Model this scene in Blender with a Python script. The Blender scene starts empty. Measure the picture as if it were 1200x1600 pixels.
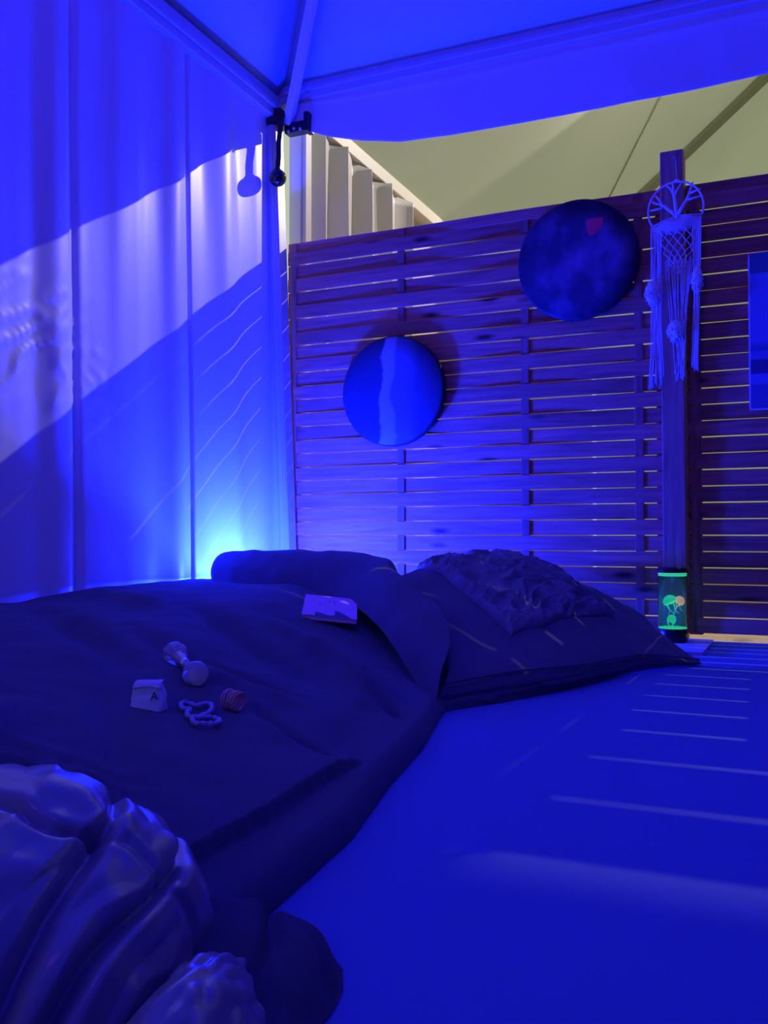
import bpy, bmesh, math, random
from mathutils import Vector, Matrix, noise

S = bpy.context.scene
COL = S.collection
random.seed(7)

# ---------------------------------------------------------------- camera
cam_d = bpy.data.cameras.new('camera')
cam = bpy.data.objects.new('camera', cam_d)
COL.objects.link(cam)
cam.location = (2.218, -3.827, 0.40)
cam.rotation_euler = (math.radians(90 + 1.576), 0, math.radians(24.2))
cam_d.sensor_fit = 'VERTICAL'
cam_d.sensor_height = 36.0
cam_d.lens = 36.0 * 1454 / 1600
cam_d.clip_start = 0.02
S.camera = cam

# ---------------------------------------------------------------- exposure, world, lamps
S.view_settings.view_transform = 'Standard'
S.view_settings.look = 'None'
S.view_settings.gamma = 1
S.view_settings.use_curve_mapping = False
S.view_settings.exposure = 0.0
S.cycles.max_bounces = 10
S.cycles.diffuse_bounces = 5
S.cycles.transparent_max_bounces = 12
S.cycles.caustics_reflective = False
S.cycles.caustics_refractive = False

world = bpy.data.worlds.new('world')
S.world = world
world.use_nodes = True
world.node_tree.nodes['Background'].inputs[0].default_value = (0.84, 0.93, 0.70, 1)
world.node_tree.nodes['Background'].inputs[1].default_value = 0.60


def lamp(name, kind, loc, energy, color, **kw):
    d = bpy.data.lights.new(name, kind)
    d.energy = energy
    d.color = color
    for k, v in kw.items():
        setattr(d, k, v)
    o = bpy.data.objects.new(name, d)
    o.location = loc
    COL.objects.link(o)
    return o


def aim(o, target):
    o.rotation_euler = (Vector(target) - o.location).to_track_quat('-Z', 'Y').to_euler()


# blue lamp standing on the floor in the corner, behind the pillows
lamp('blue_corner_lamp', 'POINT', (0.22, -0.50, 0.21), 480, (0.004, 0.0125, 1.0), shadow_soft_size=0.05)
# violet-blue lamp across the room
vl = lamp('violet_room_lamp', 'AREA', (1.5, -3.0, 2.6), 11, (0.12, 0.020, 1.0), shape='DISK', size=0.5)
aim(vl, (0.2, -0.9, 1.5))
# added warm strip lamp behind the camera, fill for the satin quilt
qf = lamp('quilt_fill_strip', 'AREA', (1.15, -4.66, 0.95), 1.1, (1.0, 0.90, 0.84), shape='RECTANGLE', size=0.16)
qf.data.size_y = 1.7
qf.rotation_euler = (math.radians(90), 0, 0)
# floodlight hung high in the neighbouring tent, shining over and through the fence
fl = lamp('neighbour_floodlight', 'SPOT', (1.9, 3.5, 4.15), 480, (1.0, 0.87, 0.86), shadow_soft_size=0.014,
          spot_size=math.radians(62), spot_blend=0.1)
aim(fl, (0.95, 0.0, 1.1))

# ---------------------------------------------------------------- helpers


def mk(name, verts, faces, mat=None, parent=None, smooth=True, uv=None):
    me = bpy.data.meshes.new(name)
    me.from_pydata([tuple(v) for v in verts], [], faces)
    if smooth:
        me.polygons.foreach_set('use_smooth', [True] * len(me.polygons))
    me.update()
    o = bpy.data.objects.new(name, me)
    COL.objects.link(o)
    if mat:
        me.materials.append(mat)
    if parent:
        o.parent = parent
    return o


def place(name, mesh, parent=None, loc=(0, 0, 0)):
    o = bpy.data.objects.new(name, mesh)
    COL.objects.link(o)
    o.location = loc
    if parent:
        o.parent = parent
    return o


def thing(name, label, cat, loc=(0, 0, 0), group=None):
    o = bpy.data.objects.new(name, None)
    o.empty_display_size = 0.1
    COL.objects.link(o)
    o.location = loc
    return tag(o, label, cat, group)


def tag(o, label, cat, group=None, kind=None):
    o['label'] = label
    o['category'] = cat
    if group:
        o['group'] = group
    if kind:
        o['kind'] = kind
    return o


def structure(o, label=None):
    o['kind'] = 'structure'
    if label:
        o['label'] = label
    return o


class B:
    """collects several simple shapes of ONE part"""

    def __init__(self):
        self.v = []
        self.f = []

    def add(self, v, f):
        n = len(self.v)
        self.v += [Vector(p) for p in v]
        self.f += [tuple(i + n for i in q) for q in f]
        return self

    def box(self, a, b, bev=0.0, M=None):
        bm = bmesh.new()
        bmesh.ops.create_cube(bm, size=1)
        for v in bm.verts:
            v.co = Vector(((v.co.x + .5) * (b[0] - a[0]) + a[0], (v.co.y + .5) * (b[1] - a[1]) + a[1],
                           (v.co.z + .5) * (b[2] - a[2]) + a[2]))
        if bev:
            bmesh.ops.bevel(bm, geom=bm.edges[:], offset=bev, segments=2, affect='EDGES', profile=.5)
        if M:
            bm.transform(M)
        bm.verts.index_update()
        self.add([v.co.copy() for v in bm.verts], [[v.index for v in f.verts] for f in bm.faces])
        bm.free()
        return self

    def tube(self, pts, r, n=8, closed=False, cap=True):
        pts = [Vector(p) for p in pts]
        m = len(pts)
        rs = r if isinstance(r, (list, tuple)) else [r] * m
        vs = []
        prev = None
        for i, p in enumerate(pts):
            if closed:
                t = pts[(i + 1) % m] - pts[i - 1]
            else:
                t = pts[min(i + 1, m - 1)] - pts[max(i - 1, 0)]
            t.normalize()
            if prev is None:
                a = Vector((0, 0, 1)) if abs(t.z) < .9 else Vector((1, 0, 0))
                nrm = (a - t * a.dot(t)).normalized()
            else:
                nrm = (prev - t * prev.dot(t)).normalized()
            prev = nrm
            bi = t.cross(nrm)
            for k in range(n):
                an = 2 * math.pi * k / n
                vs.append(p + (nrm * math.cos(an) + bi * math.sin(an)) * rs[i])
        fs = []
        for i in range(m if closed else m - 1):
            j = (i + 1) % m
            for k in range(n):
                l = (k + 1) % n
                fs.append((i * n + k, i * n + l, j * n + l, j * n + k))
        if cap and not closed:
            fs.append(tuple(range(n - 1, -1, -1)))
            fs.append(tuple((m - 1) * n + k for k in range(n)))
        return self.add(vs, fs)

    def lathe(self, prof, n=32, M=None):
        vs = []
        for (r, z) in prof:
            for k in range(n):
                a = 2 * math.pi * k / n
                vs.append(Vector((r * math.cos(a), r * math.sin(a), z)))
        fs = []
        for i in range(len(prof) - 1):
            for k in range(n):
                l = (k + 1) % n
                fs.append((i * n + k, i * n + l, (i + 1) * n + l, (i + 1) * n + k))
        if prof[0][0] > 1e-5:
            fs.append(tuple(range(n - 1, -1, -1)))
        if prof[-1][0] > 1e-5:
            fs.append(tuple((len(prof) - 1) * n + k for k in range(n)))
        if M:
            vs = [M @ v for v in vs]
        return self.add(vs, fs)

    def make(self, name, mat, parent=None, smooth=False):
        return mk(name, self.v, self.f, mat, parent, smooth)


def smooth_by_angle(o, ang=40):
    me = o.data
    me.polygons.foreach_set('use_smooth', [True] * len(me.polygons))
    bm = bmesh.new()
    bm.from_mesh(me)
    for e in bm.edges:
        e.smooth = not (len(e.link_faces) == 2 and e.calc_face_angle(0) > math.radians(ang))
    bm.to_mesh(me)
    bm.free()
    return o


def interp(tab, x):
    if x <= tab[0][0]:
        return tab[0][1]
    for (a, p), (b, q) in zip(tab, tab[1:]):
        if x <= b:
            return p + (q - p) * (x - a) / (b - a)
    return tab[-1][1]


def sstep(a, b, x):
    t = max(0, min(1, (x - a) / (b - a)))
    return t * t * (3 - 2 * t)


def fbm(x, y, z=0, o=4):
    return noise.fractal(Vector((x, y, z)), 1.0, 2.0, o)


def ns(x, y, z=0):
    return noise.noise(Vector((x, y, z)))


def catmull(a, b, c, d, t):
    return 0.5 * ((2 * b) + (c - a) * t + (2 * a - 5 * b + 4 * c - d) * t * t + (3 * b - a - 3 * c + d) * t ** 3)


def spline(P, s):
    m = len(P) - 1
    x = max(0, min(m - 1e-6, s * m))
    i = int(x)
    t = x - i
    g = lambda k: P[max(0, min(m, k))]
    return catmull(g(i - 1), g(i), g(i + 1), g(i + 2), t)


def net_point(net, u, v):
    return spline([spline(row, v) for row in net], u)


def net_mesh(net, nu, nv, disp=None):
    net = [[Vector(p) for p in r] for r in net]
    P = [[net_point(net, i / nu, j / nv) for j in range(nv + 1)] for i in range(nu + 1)]
    out = []
    for i in range(nu + 1):
        for j in range(nv + 1):
            p = P[i][j]
            if disp:
                du = P[min(i + 1, nu)][j] - P[max(i - 1, 0)][j]
                dv = P[i][min(j + 1, nv)] - P[i][max(j - 1, 0)]
                n = du.cross(dv)
                n = n.normalized() if n.length > 1e-12 else Vector((0, 0, 1))
                if n.z < 0:
                    n = -n
                p = p + n * disp(i / nu, j / nv, p)
            if p.z < 0.002:
                p = Vector((p.x, p.y, 0.002))
            out.append(p)
    W = nv + 1
    fs = [(i * W + j, i * W + j + 1, (i + 1) * W + j + 1, (i + 1) * W + j) for i in range(nu) for j in range(nv)]
    return out, fs


def grid_faces(nu, nv):
    W = nv + 1
    return [(i * W + j, i * W + j + 1, (i + 1) * W + j + 1, (i + 1) * W + j) for i in range(nu) for j in range(nv)]


# ---------------------------------------------------------------- materials


def mat(name, col, rough=0.8, spec=0.3, metal=0.0, var=0.0, vscale=8, bump=0.0, bscale=200, sheen=0.0, emit=None, estr=0.0):
    m = bpy.data.materials.new(name)
    m.use_nodes = True
    nt = m.node_tree
    b = nt.nodes['Principled BSDF']
    b.inputs['Base Color'].default_value = (*col, 1)
    b.inputs['Roughness'].default_value = rough
    b.inputs['Specular IOR Level'].default_value = spec
    b.inputs['Metallic'].default_value = metal
    if sheen:
        b.inputs['Sheen Weight'].default_value = sheen
    if emit:
        b.inputs['Emission Color'].default_value = (*emit, 1)
        b.inputs['Emission Strength'].default_value = estr
    tc = nt.nodes.new('ShaderNodeTexCoord')
    if var:
        n = nt.nodes.new('ShaderNodeTexNoise')
        n.inputs['Scale'].default_value = vscale
        n.inputs['Detail'].default_value = 5
        nt.links.new(tc.outputs['Object'], n.inputs['Vector'])
        mx = nt.nodes.new('ShaderNodeMix')
        mx.data_type = 'RGBA'
        mx.inputs[6].default_value = (*[c * (1 - var) for c in col], 1)
        mx.inputs[7].default_value = (*[min(1, c * (1 + var)) for c in col], 1)
        nt.links.new(n.outputs['Fac'], mx.inputs[0])
        nt.links.new(mx.outputs[2], b.inputs['Base Color'])
    if bump:
        n = nt.nodes.new('ShaderNodeTexNoise')
        n.inputs['Scale'].default_value = bscale
        n.inputs['Detail'].default_value = 3
        nt.links.new(tc.outputs['Object'], n.inputs['Vector'])
        bp = nt.nodes.new('ShaderNodeBump')
        bp.inputs['Strength'].default_value = bump
        bp.inputs['Distance'].default_value = 0.002
        nt.links.new(n.outputs['Fac'], bp.inputs['Height'])
        nt.links.new(bp.outputs['Normal'], b.inputs['Normal'])
    return m


def wood(name, col, axis_scale=(1.5, 30, 30), knots=True):
    m = bpy.data.materials.new(name)
    m.use_nodes = True
    nt = m.node_tree
    L = nt.links.new
    b = nt.nodes['Principled BSDF']
    b.inputs['Roughness'].default_value = 0.6
    b.inputs['Specular IOR Level'].default_value = 0.3
    tc = nt.nodes.new('ShaderNodeTexCoord')
    oi = nt.nodes.new('ShaderNodeObjectInfo')
    off = nt.nodes.new('ShaderNodeVectorMath')
    off.operation = 'SCALE'
    off.inputs[0].default_value = (7, 3, 11)
    L(oi.outputs['Random'], off.inputs['Scale'])
    ad = nt.nodes.new('ShaderNodeVectorMath')
    L(tc.outputs['Object'], ad.inputs[0])
    L(off.outputs[0], ad.inputs[1])
    mp = nt.nodes.new('ShaderNodeMapping')
    mp.inputs['Scale'].default_value = axis_scale
    L(ad.outputs[0], mp.inputs['Vector'])
    g = nt.nodes.new('ShaderNodeTexNoise')
    g.inputs['Scale'].default_value = 2.2
    g.inputs['Detail'].default_value = 6
    g.inputs['Distortion'].default_value = 0.6
    L(mp.outputs[0], g.inputs['Vector'])
    r = nt.nodes.new('ShaderNodeValToRGB')
    r.color_ramp.elements[0].position = 0.3
    r.color_ramp.elements[0].color = (*[c * .62 for c in col], 1)
    r.color_ramp.elements[1].position = 0.72
    r.color_ramp.elements[1].color = (*[min(1, c * 1.25) for c in col], 1)
    L(g.outputs['Fac'], r.inputs['Fac'])
    last = r.outputs['Color']
    # slat to slat tone
    mul = nt.nodes.new('ShaderNodeMapRange')
    mul.inputs['To Min'].default_value = 0.78
    mul.inputs['To Max'].default_value = 1.15
    L(oi.outputs['Random'], mul.inputs['Value'])
    sc = nt.nodes.new('ShaderNodeVectorMath')
    sc.operation = 'SCALE'
    L(last, sc.inputs[0])
    L(mul.outputs['Result'], sc.inputs['Scale'])
    last = sc.outputs[0]
    if knots:
        mk_ = nt.nodes.new('ShaderNodeMapping')
        mk_.inputs['Scale'].default_value = (2.6, 1, 9)
        L(ad.outputs[0], mk_.inputs['Vector'])
        vo = nt.nodes.new('ShaderNodeTexVoronoi')
        vo.inputs['Scale'].default_value = 1.0
        L(mk_.outputs[0], vo.inputs['Vector'])
        kr = nt.nodes.new('ShaderNodeValToRGB')
        kr.color_ramp.elements[0].position = 0.06
        kr.color_ramp.elements[0].color = (.12, .1, .1, 1)
        kr.color_ramp.elements[1].position = 0.16
        kr.color_ramp.elements[1].color = (1, 1, 1, 1)
        L(vo.outputs['Distance'], kr.inputs['Fac'])
        mm = nt.nodes.new('ShaderNodeMix')
        mm.data_type = 'RGBA'
        mm.blend_type = 'MULTIPLY'
        mm.inputs[0].default_value = 1
        L(last, mm.inputs[6])
        L(kr.outputs['Color'], mm.inputs[7])
        last = mm.outputs[2]
    L(last, b.inputs['Base Color'])
    bp = nt.nodes.new('ShaderNodeBump')
    bp.inputs['Strength'].default_value = 0.35
    bp.inputs['Distance'].default_value = 0.002
    L(g.outputs['Fac'], bp.inputs['Height'])
    L(bp.outputs['Normal'], b.inputs['Normal'])
    return m


def translucent(name, col, rough_mix=0.5):
    m = bpy.data.materials.new(name)
    m.use_nodes = True
    nt = m.node_tree
    nt.nodes.remove(nt.nodes['Principled BSDF'])
    d = nt.nodes.new('ShaderNodeBsdfDiffuse')
    t = nt.nodes.new('ShaderNodeBsdfTranslucent')
    mx = nt.nodes.new('ShaderNodeMixShader')
    mx.inputs[0].default_value = rough_mix
    n = nt.nodes.new('ShaderNodeTexNoise')
    n.inputs['Scale'].default_value = 0.7
    tc = nt.nodes.new('ShaderNodeTexCoord')
    nt.links.new(tc.outputs['Object'], n.inputs['Vector'])
    r = nt.nodes.new('ShaderNodeValToRGB')
    r.color_ramp.elements[0].color = (*[c * .86 for c in col], 1)
    r.color_ramp.elements[1].color = (*[min(1, c * 1.1) for c in col], 1)
    nt.links.new(n.outputs['Fac'], r.inputs['Fac'])
    for s in (d, t):
        nt.links.new(r.outputs['Color'], s.inputs['Color'])
    nt.links.new(d.outputs[0], mx.inputs[1])
    nt.links.new(t.outputs[0], mx.inputs[2])
    nt.links.new(mx.outputs[0], nt.nodes['Material Output'].inputs['Surface'])
    return m


M_pvc = mat('white tent sheet', (.78, .78, .80), rough=.38, spec=.5, var=.04, vscale=3, bump=.05, bscale=60)
M_roof = mat('white roof sheet', (.80, .80, .82), rough=.6, var=.02, vscale=2)
M_canopy = mat('blue light tinted roof sheet', (.52, .72, .84), rough=.6, var=.02, vscale=2)  # white fabric, with the lamp's blue cast mixed into its colour
M_alu = mat('aluminium profile', (.62, .62, .64), rough=.42, metal=.35, var=.05, vscale=20)
M_cream = mat('cream painted profile', (.78, .76, .62), rough=.5)
M_black = mat('black plastic', (.012, .012, .014), rough=.3, spec=.5)
M_gloss = mat('glossy black plastic', (.008, .008, .010), rough=.08, spec=.7)
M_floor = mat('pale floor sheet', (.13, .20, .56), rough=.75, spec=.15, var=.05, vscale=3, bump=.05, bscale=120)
M_wood = wood('brown stained slat', (.50, .17, .095))
M_batten = wood('brown stained batten', (.38, .14, .085), (30, 30, 1.5), knots=False)
M_post = wood('brown post', (.46, .20, .125), (30, 30, 1.5), knots=False)
M_duvet = mat('dark grey bedding', (.10, .10, .135), rough=.9, spec=.1, bump=.25, bscale=500, sheen=.1)
M_pillow = mat('dark pillow cotton', (.12, .11, .15), rough=.9, spec=.1, bump=.25, bscale=500, sheen=.1)
M_throw = mat('dark gathered throw', (.22, .20, .25), rough=.7, spec=.2, bump=.2, bscale=300)
M_satin = mat('grey satin', (.25, .20, .22), rough=.27, spec=.9, bump=.12, bscale=90, sheen=.2)
M_blanket = mat('black blanket', (.10, .09, .11), rough=.85, spec=.1, bump=.2, bscale=300)
M_neigh_roof = translucent('beige translucent roof', (.72, .73, .60))
M_neigh_wall = mat('beige sheet', (.74, .66, .62), rough=.6)
M_curtain = mat('white curtain sheet', (.72, .71, .68), rough=.45, spec=.4)
M_tan = wood('tan floor boards', (.64, .50, .34), (1.5, 20, 20))
M_strut = mat('grey steel strut', (.30, .33, .22), rough=.5)

# ================================================================= SETTING
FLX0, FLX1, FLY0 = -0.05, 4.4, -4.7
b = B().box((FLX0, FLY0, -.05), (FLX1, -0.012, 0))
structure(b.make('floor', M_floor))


def lean(z):
    return -0.020 * (z - 0.3)


# sidewall of the tent, hanging sheet with folds
CR = [(-1.404, .040, .012), (-0.752, .020, .016)]


def wall_x(y, z):
    x = lean(z)
    for c, w, a in CR:
        d = y - c - .006 * math.sin(z * 2.3)
        x += a * math.exp(-((d + .095) / .070) ** 2) + .35 * a * math.exp(-((d - .13) / .09) ** 2)
        x -= (a * 1.3) * math.exp(-(d / (w * .5)) ** 2)
    k = .35 + .65 * sstep(.2, 2.2, z)
    x += .007 * k * math.sin(y * 21 + 1.1 * ns(y * 1.5, z * .4))
    x += .010 * ns(y * 3.2, z * .55, 3.1)
    x += .0055 * k * ns(y * 13, z * .7, 8.3)
    x += .010 * math.exp(-((y + .48) / .20) ** 2) * math.sin((y + .48) * 21 + .8 * z)
    # pulled wrinkles
    m = math.exp(-((y + 1.62) / .26) ** 2 - ((z - 1.0) / .22) ** 2)
    if m > .01:
        q = (z - 1.0) * .85 + (y + 1.62) * -.55
        x += m * .009 * max(0, 1 - 3.2 * abs(ns(q * 15, (y + z) * 3.5, 1.7))) ** 1.5
    m2 = math.exp(-((y + 1.30) / .10) ** 2 - ((z - .95) / .10) ** 2)
    x += m2 * .006 * ns(y * 20, z * 30, 5)
    return x


nu, nv = 520, 150
vs = []
for i in range(nu + 1):
    f = i / nu
    y = -0.05 - (4.6 - .05) * (f ** 1.5)
    for j in range(nv + 1):
        z = 2.40 * j / nv
        vs.append((wall_x(y, z), y, z))
structure(mk('wall_left', vs, grid_faces(nu, nv), M_pvc), 'white tent sidewall of hanging sheet with vertical folds')

# far sidewalls behind the camera
b = B().box((4.38, -4.7, 0), (4.42, 0, 2.5))
structure(b.make('wall_right', M_batten))
b = B().box((-.05, -4.72, 0), (4.42, -4.68, 2.5))
structure(b.make('wall_back', M_pvc))
# the opening above the fence is left free; sheet beside the second fence panel
# roof: steep tent pyramid
apex = Vector((2.2, -2.35, 5.1))
e = [Vector((-.03, -.02, 2.47)), Vector((4.43, -.02, 2.47)), Vector((4.43, -4.73, 2.47)), Vector((-.03, -4.73, 2.47))]
vs, fs = [], []
for k in range(4):
    a, c = e[k], e[(k + 1) % 4]
    n0 = len(vs)
    N = 14
    for i in range(N + 1):
        s = i / N
        for j in range(N + 1):
            t = j / N
            p = a.lerp(c, t).lerp(apex, s)
            p.z -= .16 * math.sin(math.pi * min(1, s * 1.0)) * math.sin(math.pi * t) * (1 - s)
            vs.append(p)
    fs += [tuple(q + n0 for q in f) for f in grid_faces(N, N)]
ceil = structure(mk('ceiling', vs, fs, M_canopy), 'white tent roof lit deep blue, part of the blue tinted in')
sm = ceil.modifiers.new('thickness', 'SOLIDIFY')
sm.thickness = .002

# ================================================================= OWN TENT FRAME
fr = thing('tent_framework', 'aluminium tent frame with corner leg, eave beams and sloping rafter', 'tent frame')
# corner leg, leaning a little outward at the top
b = B()
Mx = Matrix.Shear('XY', 4, (0, 0))
x0 = .035
legpts = lambda z: (x0 + -.040 * (z - .4), -.085)
for (dx0, dx1, dy0, dy1) in ((-.040, .036, -.036, .036),):
    vs = []
    for z in (0, 2.36):
        cx, cy = legpts(z)
        for (ax, ay) in ((dx0, dy0), (dx0 + .008, dy0 - .0), (dx1 - .008, dy0), (dx1, dy0 + .008), (dx1, dy1), (dx0, dy1)):
            vs.append((cx + ax, cy + ay, z))
    n = 6
    fs = [(k, (k + 1) % n, n + (k + 1) % n, n + k) for k in range(n)] + [tuple(range(n - 1, -1, -1)), tuple(range(n, 2 * n))]
    b.add(vs, fs)
    # keder grooves
    for gx in (-.012, .016):
        vs = []
        for z in (0, 2.36):
            cx, cy = legpts(z)
            for (ax, ay) in ((gx - .004, dy0 - .004), (gx + .004, dy0 - .004), (gx + .004, dy0 + .002), (gx - .004, dy0 + .002)):
                vs.append((cx + ax, cy + ay, z))
        b.add(vs, [(0, 1, 5, 4), (1, 2, 6, 5), (2, 3, 7, 6), (3, 0, 4, 7), (4, 5, 6, 7)])
b.make('leg', M_alu, fr)
# eave beams
b = B().box((-.075, -4.7, 2.365), (-.005, .01, 2.475), .006)
b.box((-.004, -4.7, 2.40), (.012, -.05, 2.425), .003)
b.make('eave_beam', M_alu, fr)
b = B().box((-.03, -.075, 2.44), (4.4, -.01, 2.525), .006)
b.box((.02, -.088, 2.475), (4.4, -.074, 2.495), .003)
b.make('eave_beam', M_alu, fr)
# hip rafter
d = Vector((.40, -.40, .53))
p0 = Vector((.045, -.085, 2.335))
b = B().tube([p0, p0 + d * 2.5], .026, 4)
b.make('hip_rafter', M_roof, fr)
b = B().box((-.05, -.13, 2.33), (.03, -.03, 2.40), .006)
b.box((.03, -.10, 2.285), (.155, -.045, 2.335), .008)
b.box((.135, -.103, 2.28), (.160, -.042, 2.37), .004)
b.make('corner_bracket', M_black, fr)
for (x, z) in ((.055, 2.292), (.085, 2.30), (.118, 2.292)):
    B().lathe([(0, 0), (.007, 0), (.007, .006), (0, .008)], 10,
              Matrix.Translation((x, -.100, z)) @ Matrix.Rotation(math.pi / 2, 4, 'X')).make('bolt', M_alu, fr)

# valance sheet hanging under the eave beam
VB = [(0.03, 2.325), (.10, 2.305), (.25, 2.245), (.42, 2.195), (.60, 2.160), (.85, 2.146), (1.1, 2.142), (1.4, 2.140), (1.8, 2.142),
      (2.1, 2.155), (2.6, 2.17), (4.4, 2.2)]
nu, nv = 220, 24
vs = []
for i in range(nu + 1):
    x = .03 + 4.34 * i / nu
    zb = interp(VB, x)
    for j in range(nv + 1):
        t = j / nv
        z = 2.462 + (zb - 2.462) * t
        y = -.052 - .014 * t + .010 * t * ns(x * 2.2, t * 1.5, 2) + .006 * t * ns(x * 7, t, 4) - .010 * math.exp(-((x - .12) / .12) ** 2) * t
        if .16 < t < .22:
            y -= .003
        vs.append((x, y, z))
val = mk('tent_valance', vs, grid_faces(nu, nv), M_roof)
tag(val, 'blue lit white valance hanging from the eave beam above the slatted fence', 'valance')
sm = val.modifiers.new('thickness', 'SOLIDIFY')
sm.thickness = .0015

# black ball on a strap at the corner leg
bt = thing('ball_bungee', 'glossy black ball on a dark strap hanging at the corner leg', 'ball', (.030, -.155, 2.058))
B().lathe([(0.0001, -.040)] + [(.040 * math.sin(a), -.040 * math.cos(a)) for a in [math.pi * k / 16 for k in range(1, 16)]] + [(.0001, .040)],
          32).make('ball', M_gloss, bt, True)
B().lathe([(.013, .034), (.014, .044), (.010, .050), (.006, .052)], 16).make('collar', M_black, bt, True)
b = B()
pts = [Vector((0, 0, .045)), Vector((.002, .006, .10)), Vector((-.002, .012, .17)), Vector((.004, .016, .24)), Vector((.012, .03, .31))]
for q in (-.006, 0, .006):
    b.tube([p + Vector((q, q * .3, 0)) for p in pts], .006, 6)
b.make('strap', M_black, bt, True)

# ================================================================= NEIGHBOURING TENT (beyond the fence)
nt_ = thing('neighbouring_tent', 'beige roofed neighbouring tent seen over the top of the fence', 'tent')
# roof: two steep slopes with a ridge along Y, membranes with welded seams
zr = lambda x: 2.56 + 1.0 * x
Y0, Y1 = .24, 7.4


def slope_sheet(xa, xb, f):
    vs = []
    nu, nv = 60, 30
    for i in range(nu + 1):
        y = Y0 + (Y1 - Y0) * i / nu
        for j in range(nv + 1):
            x = xa + (xb - xa) * j / nv
            z = f(x) - .05 * math.sin(math.pi * j / nv) * (1 + .3 * math.sin(y * 1.2))
            vs.append((x, y, z))
    return vs, grid_faces(nu, nv)


v, f = slope_sheet(-.03, 2.4, zr)
mk('roof', v, f, M_neigh_roof, nt_)
v, f = slope_sheet(4.83, 2.4, lambda x: 2.56 + (4.8 - x))
mk('roof', v, f, M_neigh_roof, nt_)
for y in (Y0, Y1):
    vs = [(-.03, y, 2.53 if y < 1 else 0), (4.83, y, 2.53 if y < 1 else 0), (4.83, y, 2.56), (2.4, y, 4.98), (-.03, y, 2.56)]
    mk('gable', vs, [(0, 1, 2, 3, 4)], M_neigh_roof, nt_, False)
B().box((-.09, .25, 0), (-.075, 7.4, 2.50)).make('side_sheet', M_neigh_wall, nt_)
B().box((4.80, .05, 0), (4.82, 7.4, 2.55)).make('side_sheet', M_neigh_wall, nt_)
B().box((-.06, .12, 2.475), (.015, 7.4, 2.555), .005).make('eave_beam', M_cream, nt_)
# rafter under the near slope and welded seams in the sheet
b = B()
pa, pb = Vector((.70, 4.44, zr(.70) - .09)), Vector((2.35, 5.02, zr(2.35) - .09))
b.tube([pa, pb], .05, 4)
b.make('rafter', M_strut, nt_)
for (a, c, w) in (((.40, 4.45), (1.9, 2.65), .02),):
    p, q = Vector((a[0], a[1], zr(a[0]) - .07)), Vector((c[0], c[1], zr(c[0]) - .07))
    t = (q - p).normalized()
    s = Vector((0, 1, 0)).cross(t).normalized()
    side = Vector((0, 1, 0)) * w
    nrm = Vector((1, 0, -1)).normalized() * .004
    vs = [p - side, p + side, q + side, q - side]
    vs = vs + [x + nrm for x in vs]
    mk('seam', vs, [(0, 1, 2, 3), (4, 5, 6, 7), (0, 1, 5, 4), (2, 3, 7, 6), (1, 2, 6, 5), (0, 3, 7, 4)], M_neigh_roof, nt_, False)
# added unseen sheets that block the floodlight from floor and sidewall
B().box((1.50, 2.295, 3.31), (1.888, 2.305, 4.02)).box((1.888, 2.295, 3.350), (3.0, 2.305, 4.30)).make('flood_blocker', M_neigh_wall, nt_)
B().box((1.483, 2.595, 3.425), (1.86, 2.605, 3.522)).make('flood_blocker', M_neigh_wall, nt_)
B().tube([(1.50, 2.60, 3.52), (1.50, 2.60, 4.03)], .002, 5).tube([(1.84, 2.60, 3.52), (1.84, 2.60, 4.37)], .002, 5).make('blocker_cord', M_neigh_wall, nt_)  # cords added to hold up the smaller light blocking sheet
# leg just behind the fence corner
B().box((-.052, .09, 0), (.015, .165, 2.47), .005).make('leg', M_roof, nt_)
B().box((.0155, .10, 0), (.036, .16, 2.47), .003).make('leg_lit_strip', M_cream, nt_)  # the leg's lit side, put in as a separate cream strip
structure(B().box((-.1, 0.012, -.06), (4.8, 7.4, -.004)).make('ground', M_tan), 'tan boarded ground of the neighbouring tent')

# pleated curtain hung from the neighbour's eave beam
nu, nv = 260, 40
vs = []
for i in range(nu + 1):
    s = i / nu
    y = .21 + 1.25 * s
    ph = s * 2 * math.pi * 4.6 + 1.5 * ns(s * 3.1, 4.4) + .7 * ns(s * 8, 1.2)
    tri = 2 / math.pi * math.asin(math.sin(ph + .5 * math.sin(ph)))
    for j in range(nv + 1):
        t = j / nv
        z = 2.475 - 2.30 * t
        amp = .036 + .014 * t
        x = .02 + amp * tri + .020 * ns(s * 6, t * 3, 1)
        yy = y + .02 * math.sin(ph * 1.0 + 1.2) + .05 * t * (s - .5)
        if j == 0:
            z -= .03 * (1 + math.sin(ph * .5)) * .5
        vs.append((x, yy, z))
cur = mk('pleated_curtain', vs, grid_faces(nu, nv), M_curtain)
tag(cur, 'white pleated curtain bunched under the cream beam behind the fence corner', 'curtain')
sm = cur.modifiers.new('thickness', 'SOLIDIFY')
sm.thickness = .002

# ================================================================= FENCE
PITCH, TOP = .0640, 1.7540
BAT = (.030, .583, 1.155, 1.625)
SLAT_H, SLAT_T, AMP = .0606, .0080, .0068


def weave(x):
    return interp([(0, .35), (.03, .42), (.30, .70), (.583, 1.0), (.72, .75), (.87, 0), (1.02, -.75), (1.155, -1.0), (1.30, -.72), (1.45, -.1),
                   (1.625, .55), (1.72, .35)], x)


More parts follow.
